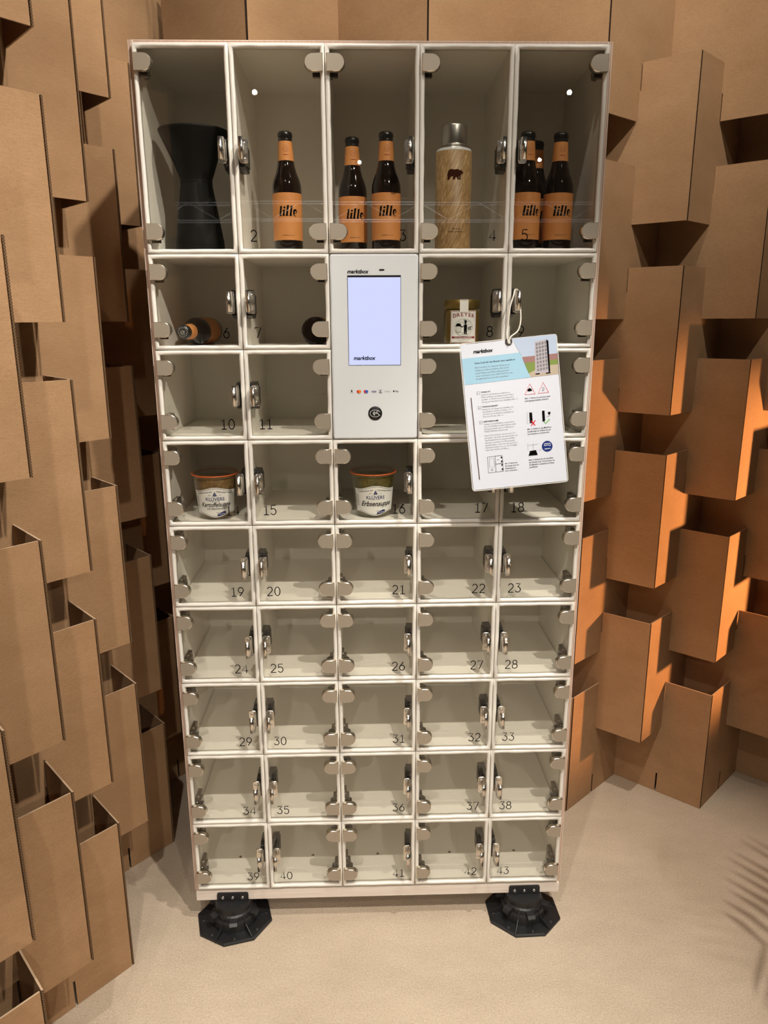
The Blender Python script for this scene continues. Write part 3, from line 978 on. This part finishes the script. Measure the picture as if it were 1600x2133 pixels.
# ------------------------------------------------------------------ honey jar behind door 8
hj = thing('honey_jar', 'honey jar with gold lid and white picture label behind door 8', 'jar', (.1990, .0700, F2))
MB().lathe([(.034, 0), (.0385, .003), (.0400, .010), (.0400, .066), (.0385, .074), (.0360, .078)], 40).build('honey_glass', HONEY, hj)
MB().lathe([(.0385, .0790), (.0395, .0800), (.0395, .0965), (.0380, .0985), (0, .0985)], 40).build('lid', GOLD, hj)
lb = MB(); lp = rrect(-.0320, .0320, .0050, .0755, .0035)
def wrapped_patch(x0, x1, z0, z1, R, nx=16, y=-.0006):
    mb = MB()
    for i in range(nx):
        a, b = x0 + (x1 - x0) * i / nx, x0 + (x1 - x0) * (i + 1) / nx
        mb.add([(a, y, z0), (b, y, z0), (b, y, z1), (a, y, z1)], [(0, 1, 2, 3)], 0, True)
    return wrap(mb, R)
hl = wrapped_patch(-.0310, .0310, .0050, .0750, .0400).build('paper_label', LABW, hj)
hp = MB(); y = -.0010
stroke(hp, rrect(-.0300, .0300, .0062, .0738, .0030), .0008, y, 0, True)
for k, ch in enumerate('DREYER'):
    xx = -.0208 + k * .0083; put_text(hp, ch, xx, .0628 - .00007 * (k - 2.5) ** 2 * 6, .0112, y, 0, bold=.012, align='CENTER', sx=1.05)
stroke(hp, arc(0, .0385, .0200, .0190, 0, 360, 28), .0004, y, 2)
for k in range(46):
    a = random.uniform(0, 2 * PI); rr_ = .018 * math.sqrt(random.random())
    px, pz = rr_ * math.cos(a), .0385 + rr_ * .95 * math.sin(a)
    stroke(hp, [(px - .0025, pz + random.uniform(-.0006, .0006)), (px + .0025, pz + random.uniform(-.0006, .0006))], .0004, y, 2)
# beekeeper by a straw hive with a fence behind
flat(hp, [(-.0165, .028), (-.0065, .028), (-.0065, .041), (-.0165, .041)], y - .0001, 3); stroke(hp, [(-.0165, .028), (-.0065, .028), (-.0065, .041), (-.0165, .041)], .0006, y - .0002, 2, True)
flat(hp, [(-.0185, .041), (-.0045, .041), (-.008, .0475), (-.0150, .0475)], y - .0001, 2)
for k in range(4): stroke(hp, [(-.0162, .030 + .003 * k), (-.0068, .030 + .003 * k)], .0004, y - .0002, 2)
flat(hp, [(.0005, .0235), (.0028, .0235), (.0035, .0330), (.0042, .0235), (.0066, .0235), (.0072, .0430), (.0050, .0460), (.0025, .0460), (.0002, .0420)], y - .0001, 2)
flat(hp, arc(.0040, .0492, .0023, .0028, 0, 360, 10)[:-1], y - .0001, 2); flat(hp, [(0, .0515), (.008, .0515), (.0058, .0535), (.002, .0535)], y - .0001, 2)
stroke(hp, [(.0010, .0435), (-.0030, .0395), (-.0055, .0405)], .0016, y - .0001, 2)
for k in range(4):
    stroke(hp, [(.0095 + .0022 * k, .032), (.0095 + .0022 * k, .041)], .0007, y, 2)
stroke(hp, [(.0085, .034), (.0175, .034)], .0005, y, 2); stroke(hp, [(.0085, .0385), (.0175, .0385)], .0005, y, 2)
flat(hp, [(-.0265, .0150), (.0265, .0150), (.0265, .0192), (-.0265, .0192)], y, 1)
put_text(hp, 'KALTGESCHLEUDERT', 0, .0157, .0042, y - .0002, 3, bold=.01, align='CENTER', res=1)
put_text(hp, 'Honig aus heimischen Landen', 0, .0115, .0026, y, 2, align='CENTER', res=1)
put_text(hp, 'mild und streichfein', 0, .0082, .0026, y, 2, align='CENTER', res=1)
wrap(hp.slice_x(.003), .0400).build('label_print', [DKRED, DKRED, INK, LABW], hl)
ss = MB(); ss.add([(-.0095, -.0412, .0720), (.0095, -.0412, .0720), (.0095, -.0402, .0968), (-.0095, -.0402, .0968), (.0095, -.033, .0992), (-.0095, -.033, .0992)], [(0, 1, 2, 3), (3, 2, 4, 5)])
ss.build('seal_strip', LABW, hj)

# ------------------------------------------------------------------ soup jars
def soup_jar(x, y, z, label, fill, words, rot, sub=None):
    t = thing('soup_jar', label, 'jar', (x, y, z), (0, 0, rot), 'preserving jars of soup')
    MB().lathe([(.036, .004), (.0395, .008), (.0480, .082), (.0485, .096)], 40).build('soup', fill, t)
    MB().lathe([(.034, 0), (.0400, .002), (.0425, .006), (.0500, .082), (.0515, .098), (.0530, .1035)], 40, caps=False).build('glass', JARGLASS, t)
    MB().lathe([(.0500, .1040), (.0555, .1043), (.0558, .1065), (.0500, .1070), (.0500, .1040)], 40, caps=False).build('rubber_ring', RING, t)
    MB().lathe([(.0545, .1072), (.0545, .1105), (.0500, .1150), (.0300, .1165), (0, .1168)], 40).build('glass_lid', JARGLASS, t)
    # paper label following the cone, arched top and bottom
    def cone(a, r0, z_):
        r = .0425 + (.0500 - .0425) * (z_ - .006) / .076 + r0
        return (r * math.sin(a), -r * math.cos(a), z_)
    lb = MB(); n = 24
    vs = []
    for k in range(n + 1):
        u = -1 + 2 * k / n
        a = u * 1.12
        dip = .0085 * (1 - math.cos(min(1, abs(u) * 1.25) * PI)) / 2
        vs.append(cone(a, .0010, .0075 + dip)); vs.append(cone(a, .0010, .0800 - dip))
    lb.add(vs, [(2 * k, 2 * k + 2, 2 * k + 3, 2 * k + 1) for k in range(n)], 0, True)
    l_ = lb.build('paper_label', LABW, t)
    p = MB(); y_ = 0.0
    pts = []
    def edge(top):
        out = []
        for k in range(21):
            u = -.86 + 1.72 * k / 20
            dip = .0085 * (1 - math.cos(min(1, abs(u) * 1.25) * PI)) / 2
            out.append((u * 1.12 * .046, (.0775 - dip) if top else (.0100 + dip)))
        return out
    stroke(p, edge(True), .0006, y_, 0); stroke(p, edge(False), .0006, y_, 0)
    for s_, side in (('Delikatessen aus', -1), ('Schleswig-Holstein', 1)):
        vs_, fs_ = text_geo(s_, .0050, res=1, bold=.008)
        p.add([(v[0] + side * .0225, 0, v[2] + .0695 - abs(v[0] + side * .0225) * .16) for v in vs_], fs_, 0)
    # little sailing boat
    flat(p, [(-.005, .0615), (.005, .0615), (.0038, .0592), (-.0038, .0592)], y_, 1); flat(p, [(-.0038, .0620), (.0002, .0620), (.0002, .0705)], y_, 1); flat(p, [(.0008, .0620), (.0034, .0620), (.0008, .0685)], y_, 1)
    put_text(p, 'SEIT', -.0115, .0605, .0030, y_, 0, align='CENTER', res=1); put_text(p, '1911', .0115, .0605, .0030, y_, 0, align='CENTER', res=1)
    put_text(p, 'KLÜVERS', 0, .0480, .0115, y_, 1, bold=.012, align='CENTER', sx=.92)
    stroke(p, [(-.010, .0460), (.010, .0460)], .0005, y_, 0)
    if sub:
        put_text(p, words, .0005, .0335, .0150, y_, 0, shear=.4, bold=.016, align='CENTER', sx=.78)
        put_text(p, sub, .002, .0265, .0082, y_, 0, shear=.35, bold=.008, align='CENTER', sx=.80)
    else:
        put_text(p, words, .0020, .0310, .0172, y_, 0, shear=.4, bold=.016, align='CENTER', sx=.84)
    flat(p, [(.0030, .0095), (.0235, .0135), (.0250, .0195), (.0225, .0215), (.0180, .0212), (.0045, .0165)], y_, 1)
    put_text(p, 'HOLSTEIN', .0145, .0142, .0036, y_ - .0002, 2, bold=.012, align='CENTER', res=1)
    stroke(p, [(.0010, .0185), (.0080, .0205)], .0007, y_, 0)
    for k in range(7):
        stroke(p, [(-.0480, .0560 - .0040 * k), (-.0415, .0560 - .0040 * k)], .0007, y_, 0)
    p.slice_x(.003)
    p.xform(lambda x_, yy, z_: cone(x_ / .046, .0013 - yy, z_)).build('label_print', [INK, NAVY, LABW], l_)
soup_jar(-.3782, .066, F4, 'soup jar with red-orange rubber ring and potato soup label behind door 14', SOUPA, 'Kartoffelsuppe', .12, 'mit Räucherlachs')
soup_jar(-.0050, .066, F4, 'soup jar with red-orange rubber ring and pea soup label behind door 16', SOUPB, 'Erbsensuppe', .10)

# ------------------------------------------------------------------ laminated sheet hanging from door 9
TL, TR, BL = Vector((.1789, -.050, 1.5018)), Vector((.3879, -.050, 1.5216)), Vector((.2197, -.100, 1.1908))
ux = (TR - TL); wd = ux.length; ux.normalize()
dn = (BL - TL); dn = dn - ux * dn.dot(ux); ht = dn.length; vz = -dn.normalized()
ny = ux.cross(vz)           # points away from the viewer
cm = Matrix((ux, vz.cross(ux), vz)).transposed().to_4x4(); cm.translation = TL
sheet = thing('laminated_sheet', 'laminated white instruction sheet with printed drawings hanging on white cord from catch of door 9', 'sign')
sheet.matrix_world = cm
def CP(x, y):
    """layout units of the printed sheet (origin top left) to metres on the sheet"""
    dx, dy = x - 765, y - 552
    # axes of the layout: across (543, -59), down (103, 820)
    det = 543 * 820 + 59 * 103
    a = (dx * 820 - dy * 103) / det; b = (543 * dy + 59 * dx) / det
    return (a * wd, -b * ht)
MB().prism(rrect(0, wd, -ht, 0, .006), -.0002, .0003).build('laminate', FILM, sheet)
MB().prism(rrect(.0026, wd - .0026, -ht + .0026, -.0026, .003), .0000, .0002).build('paper', PAPER, sheet)
stroke_b = MB(); stroke(stroke_b, rrect(.0008, wd - .0008, -ht + .0008, -.0008, .006), .0016, -.0003, 0, True)
stroke_b.build('film_edge', mat('milky_film_edge', (.62, .60, .56), .4), sheet)
pr = MB(); Y0 = -.0004
def P(*pts): return [CP(*p) for p in pts]
flat(pr, P((783, 635), (1105, 598), (1172, 733), (806, 778)), Y0, 0)
flat(pr, P((1062, 522), (1304, 496), (1315, 600), (1120, 622), (1106, 598), (1080, 560)), Y0, 1)
flat(pr, P((1120, 622), (1315, 600), (1319, 632), (1132, 655)), Y0, 2)
flat(pr, P((1132, 655), (1319, 632), (1325, 690), (1160, 712)), Y0, 3)
flat(pr, P((1160, 712), (1240, 668), (1322, 660), (1328, 713), (1172, 732)), Y0 - .00005, 4)
flat(pr, P((1186, 540), (1250, 524), (1272, 706), (1197, 714)), Y0 - .0001, 5)
flat(pr, P((1250, 524), (1262, 532), (1280, 700), (1272, 706)), Y0 - .0001, 6)
for a in range(4):
    for b in range(8):
        x_ = 1192 + a * 16 + b * 2.0; y2 = 546 + b * 20 - a * 3.6
        flat(pr, P((x_, y2), (x_ + 11, y2 - 2), (x_ + 12, y2 + 12), (x_ + 1, y2 + 14)), Y0 - .00015, 7)
flat(pr, P((1198, 712), (1222, 709), (1222, 716), (1198, 718)), Y0 - .0002, 6); flat(pr, P((1256, 707), (1282, 703), (1282, 710), (1256, 713)), Y0 - .0002, 6)
pr.build('picture_print', [PALEBLUE, SKYINK, HILLINK, MEADOW, PATHINK, MAUVE, INK, GREYINK], sheet)
tp = MB()
U = wd / math.hypot(543, 59)     # metres per layout unit
def T(s, x, y, size, mi=0, **kw):
    px, pz = CP(x, y)
    put_text(tp, s, px, pz, size * U, Y0 - .0003, mi, align='LEFT', res=1, **kw)
px, pz = CP(846, 605); put_text(tp, 'marktbox', px, pz, 27 * U, Y0 - .0003, 0, align='LEFT', bold=.032, shear=.24)
T('Vielen Dank für den Erwerb einer marktbox!', 855, 663, 12.5, 0, bold=.012)
for k, s_ in enumerate(['Bitte beachten Sie folgende Hinweise zu', 'Aufbau und Inbetriebnahme. Bei techni-', 'schen Fragen und Hilfestellung sind wir', 'unter telefonisch unter 0357 3027704 oder', 'info@marktbox.de für Sie erreichbar!']):
    T(s_, 858 + k * 2, 687 + k * 15.5, 12, 1)
for n_, (hx, hy, head, lines) in enumerate([
        (880, 822, 'STANDORT', ['Stellen Sie die Marktbox möglichst vor', 'Wind und Regen geschützt an einer Wand', 'auf (Abb. 1). Achten Sie auf eine Mauerber-', 'ührung nach Sturmböen der Standfüße (Abb. 2).']),
        (890, 903, 'STANDSICHERHEIT', ['Richten Sie die Waage der Standfüße aus,', 'um Schäden zu Stehen zu bringen. Ver-', 'schrauben Sie die Marktbox zusätzlich an', 'Wand und Boden. (Abb. 3)']),
        (901, 985, 'INBETRIEBNAHME', ['Schalten Sie die Marktbox in einer Steck-', 'dose. Die Marktbox beginnt mit der Initial-', 'isierung und zeigt nach ca. 3 Minuten an', 'Display Meldung anzeigt an mit.'])]):
    stroke(tp, P((hx - 7, hy - 7), (hx + 8, hy - 9), (hx + 9, hy + 7), (hx - 6, hy + 9)), .0005, Y0 - .0003, 0, True)
    T(str(n_ + 1), hx - 3, hy + 5, 11, 0)
    T(head, hx + 16, hy - 1, 10.5, 0, bold=.012)
    for k, s_ in enumerate(lines):
        T(s_, hx + 18 + k * 1.6, hy + 14 + k * 13.2, 10.5, 1)
for k, s_ in enumerate(['Gehen Sie bei Display, sehen Sie das Vor-', 'gehegepilot, das durch das (zum 4 mal) oder', 'vom Display blieb 4:1 ausrufen und Beh-', 'gehendes eventuell noch 24:2 Sekunden', 'gedrückt halten. Geben Sie dann gerichtet', 'mal warten, bitten Sie beim der Werktags-', 'unter App mit/ohne an führen.']):
    T(s_, 925 + k * 1.7, 1062 + k * 13.4, 10.5, 1)
def cap(x, y, ls, size=10.5):
    for k, s_ in enumerate(ls):
        T(s_, x + k * 1.6, y + k * 13.6, size, 0, bold=.012)
cap(1143, 854, ['Abb. 1: Achten Sie auf einen wind-', 'und regengeschützten Standort.'])
cap(1164, 1024, ['Abb. 2: Stellen Sie die Marktbox', 'standbündig auf. Achten Sie auf', 'eine Platzdose in Netzwerkn.'])
cap(1180, 1196, ['Abb. 3: Nutzen Sie die Standfüße', 'zur Nivellierung. Verschrauben Sie', 'die Marktbox zusätzlich an Wand', 'und Boden!'])
cap(1046, 1216, ['Abb. 4: Starten Sie', 'die Display über den', 'Hauptzugang im', 'Fach rechts daran.'], 9.5)
# triangles
for tri_ in (((1168, 769), (1143, 829), (1201, 823)), ((1243, 760), (1217, 821), (1276, 814))):
    stroke(tp, P(*tri_), .0013, Y0 - .0003, 2, True)
flat(tp, P((1156, 805), (1160, 796), (1168, 792), (1177, 796), (1183, 804), (1178, 808), (1160, 810)), Y0 - .0003, 0)
stroke(tp, P((1236, 790), (1250, 787), (1240, 797), (1253, 796), (1238, 806), (1248, 808)), .0008, Y0 - .0003, 0)
# boxes, cross, tick, plug
stroke(tp, P((1160, 926), (1172, 924), (1176, 986), (1163, 990)), .0004, Y0 - .0003, 1, True)
flat(tp, P((1173, 928), (1187, 926), (1194, 984), (1179, 987)), Y0 - .0003, 0)
stroke(tp, P((1184, 972), (1208, 998)), .0019, Y0 - .0005, 2); stroke(tp, P((1208, 970), (1186, 1000)), .0019, Y0 - .0005, 2)
flat(tp, P((1243, 917), (1257, 915), (1263, 973), (1249, 978)), Y0 - .0003, 0)
stroke(tp, P((1258, 976), (1267, 987), (1288, 962)), .0019, Y0 - .0005, 3)
flat(tp, P((1277, 924), (1291, 922), (1291, 934), (1285, 938), (1279, 936)), Y0 - .0003, 0)
stroke(tp, P((1286, 938), (1286, 946), (1272, 948), (1272, 952)), .0005, Y0 - .0003, 0)
# foot under a cross of lines, blue disc
stroke(tp, P((1168, 1110), (1228, 1102)), .0004, Y0 - .0003, 1); stroke(tp, P((1199, 1094), (1203, 1142)), .0004, Y0 - .0003, 1); stroke(tp, P((1170, 1098), (1173, 1138)), .0003, Y0 - .0003, 1)
flat(tp, P((1182, 1142), (1220, 1136), (1222, 1147), (1185, 1152)), Y0 - .0003, 0); flat(tp, P((1183, 1152), (1224, 1147), (1229, 1163), (1177, 1168)), Y0 - .0004, 0)
stroke(tp, P((1234, 1142), (1248, 1132)), .0005, Y0 - .0003, 0)
c0 = CP(1281, 1114); rb = 30 * U
flat(tp, arc(c0[0], c0[1], rb, rb, 0, 360, 28)[:-1], Y0 - .0003, 4)
stroke(tp, P((1264, 1110), (1264, 1101), (1297, 1097), (1299, 1110), (1291, 1111), (1289, 1106), (1274, 1108), (1272, 1112)), .0013, Y0 - .0005, 5, True)
stroke(tp, P((1267, 1130), (1300, 1126)), .0013, Y0 - .0005, 5)
# small drawing of the locker with its screen
stroke(tp, P((946, 1177), (1029, 1166), (1040, 1255), (955, 1266)), .0008, Y0 - .0003, 0, True)
stroke(tp, P((989, 1172), (998, 1260)), .0007, Y0 - .0003, 0); stroke(tp, P((994, 1216), (1035, 1210)), .0007, Y0 - .0003, 0)
stroke(tp, P((956, 1186), (983, 1183), (988, 1232), (961, 1236)), .0005, Y0 - .0003, 0, True)
q0 = CP(975, 1248); stroke(tp, arc(q0[0], q0[1], 5 * U, 5 * U, 0, 360, 12), .0005, Y0 - .0003, 0)
stroke(tp, P((1012, 1190), (999, 1192)), .0005, Y0 - .0003, 0)
for x_, y2 in ((1021, 1174), (1024, 1196), (1026, 1216), (1029, 1240)):
    flat(tp, P((x_, y2), (x_ + 7, y2 - 1), (x_ + 8, y2 + 8), (x_ + 1, y2 + 9)), Y0 - .0003, 0)
stroke(tp, P((842, 848), (906, 1304)), .0021, Y0 - .0003, 6)  # reflection along a crease in the laminate, drawn as a dark stripe
tp.build('printed_text', [INK, GREYINK, REDINK, GREENINK, NAVY, PAPER, mat('crease_reflection_ink', (.13, .10, .10), .5)], sheet)
ec = CP(1043, 553)
ec = (ec[0], -.0065)
MB().tube([(ec[0] + .0062 * math.cos(a), -.0008, ec[1] + .0062 * math.sin(a)) for a in [2 * PI * k / 20 for k in range(20)]], .0016, 8, closed=True).build('eyelet', DCHROME, sheet)
cg = MB()
inv = cm.inverted()
ew = cm @ Vector((ec[0], -.001, ec[1] + .002))
loopw = [ew + Vector((0, -.004, -.006)), ew + Vector((-.004, -.002, .010)), Vector((.2830, -.046, 1.535)), Vector((.2870, -.042, 1.575)), Vector((.2960, -.034, 1.603)), Vector((.3000, -.022, 1.6120)), Vector((.3060, -.016, 1.6130)),
         Vector((.3105, -.022, 1.603)), Vector((.3105, -.034, 1.580)), Vector((.3110, -.042, 1.550)), Vector((.3050, -.047, 1.528)), ew + Vector((.004, -.002, .008)), ew + Vector((0, -.004, -.006))]
def smooth(pts, n=5):
    out = []
    for i in range(len(pts) - 1):
        p0, p1, p2, p3 = pts[max(i - 1, 0)], pts[i], pts[i + 1], pts[min(i + 2, len(pts) - 1)]
        for k in range(n):
            t = k / n
            out.append(.5 * ((2 * p1) + (p2 - p0) * t + (2 * p0 - 5 * p1 + 4 * p2 - p3) * t * t + (3 * p1 - p0 - 3 * p2 + p3) * t ** 3))
    return out + [pts[-1]]
cg.tube([inv @ p for p in smooth(loopw)], .0016, 6)
cg.build('cord', CORD, sheet)

# ------------------------------------------------------------------ lamps of the hall (some mirrored in the doors, some unseen and added for their light)
def stage_spotlight(loc, target, watts, color, cone, soft, label, name='stage_spotlight', size=.45, blend=.45):
    t = thing(name, label, 'spotlight', loc, group='spotlights of the hall')
    d = (Vector(target) - Vector(loc)).normalized()
    rot = d.to_track_quat('-Z', 'Y').to_euler()
    t.rotation_euler = rot
    s = size
    MB().lathe([(.075 * s, .02), (.085 * s, .03), (.085 * s, .20), (.060 * s, .26), (0, .26)], 24).build('housing', LAMPBODY, t)
    ln = MB().lathe([(.062 * s, .022), (.03 * s, .018), (0, .016)], 20)
    lm = mat('lamp_lens', (1, 1, 1), .3, emit=color, estr=60)
    ln.build('lens', lm, t)
    yk = MB().tube([(-.095 * s, 0, .12), (-.095 * s, 0, .30), (.095 * s, 0, .30), (.095 * s, 0, .12)], .008, 6)
    yk.build('yoke', LAMPBODY, t)
    L = bpy.data.lights.new('spot_beam', 'SPOT')
    L.energy = watts; L.color = color; L.spot_size = math.radians(cone); L.spot_blend = blend; L.shadow_soft_size = soft
    lo = bpy.data.objects.new('spot_beam', L); COL.objects.link(lo); lo.parent = t
    lo.location = (0, 0, -.01)
    return t
for l, tg, w_, c_, cn, so, bl, words in LAMPS:
    stage_spotlight(l, tg, w_, c_, cn, so, 'black stage spotlight out of the picture, ' + words, blend=bl)
l, tg, w_, c_, cn, so = AMBER
stage_spotlight(l, tg, w_, c_, cn, so, 'amber floodlight standing low beside the right wall outside the picture', 'amber_floodlight', .5)

tr = thing('lighting_truss', 'aluminium lighting truss across the hall, mirrored in the top doors', 'truss', (0, -12.0, 3.2))
for (dy, dz) in ((-.14, 0), (.14, 0), (-.14, .28), (.14, .28)):
    MB().tube([(-6, dy, dz), (6, dy, dz)], .016, 8).build('chord', ALU, tr)
for k in range(24):
    a = -6 + .5 * k
    MB().tube([(a, .14, 0 if k % 2 else .28), (a + .5, .14, .28 if k % 2 else 0)], .012, 6).build('brace', ALU, tr)


# ------------------------------------------------------------------ palm out of the picture at right: its leaves shade the floor
rp = random.Random(3)
pt = thing('potted_palm', 'potted palm out of the picture at right, leaves shading the carpet', 'plant', (1.49, -.44, 0))
MB().lathe([(.12, 0), (.15, .02), (.18, .30), (.19, .34), (.175, .34), (.165, .31), (0, .30)], 28).build('pot', POTM, pt)
for k in range(6):
    az = PI - .12 + 2.0 * k / 5 + rp.uniform(-.12, .12)
    ln = rp.uniform(.56, .64); top = rp.uniform(1.05, 1.35)
    sp = []
    for q_ in range(15):
        u = q_ / 14
        rr_ = .03 + ln * (u ** 1.4); zz = .30 + (top - .30) * math.sin(u * 2.2) / math.sin(min(2.2, PI / 2))
        sp.append(Vector((rr_ * math.cos(az), rr_ * math.sin(az), zz)))
    fr = MB(); fr.tube(sp, [.006 * (1 - .7 * i_ / 14) for i_ in range(15)], 5)
    side = Vector((-math.sin(az), math.cos(az), 0))
    for q_ in range(5, 15):
        for h_ in (0, .5):
            if q_ == 14 and h_: continue
            p0 = sp[q_].lerp(sp[min(q_ + 1, 14)], h_); d_ = (sp[q_] - sp[q_ - 1]).normalized()
            L_ = .26 * math.sin(PI * min(1, (q_ + h_ - 3.5) / 11.5)) + .06
            for sg in (-1, 1):
                dr = (side * sg + d_ * .75 + Vector((0, 0, -.12))).normalized()
                n_ = d_ * .011
                fr.add([p0 - n_ * .5, p0 + n_ * .5, p0 + dr * L_ * .55 + n_, p0 + dr * L_ - Vector((0, 0, .05)), p0 + dr * L_ * .55 - n_], [(0, 1, 2, 3, 4)])
    fr.build('frond', LEAFM, pt)

bpy.context.view_layer.update()
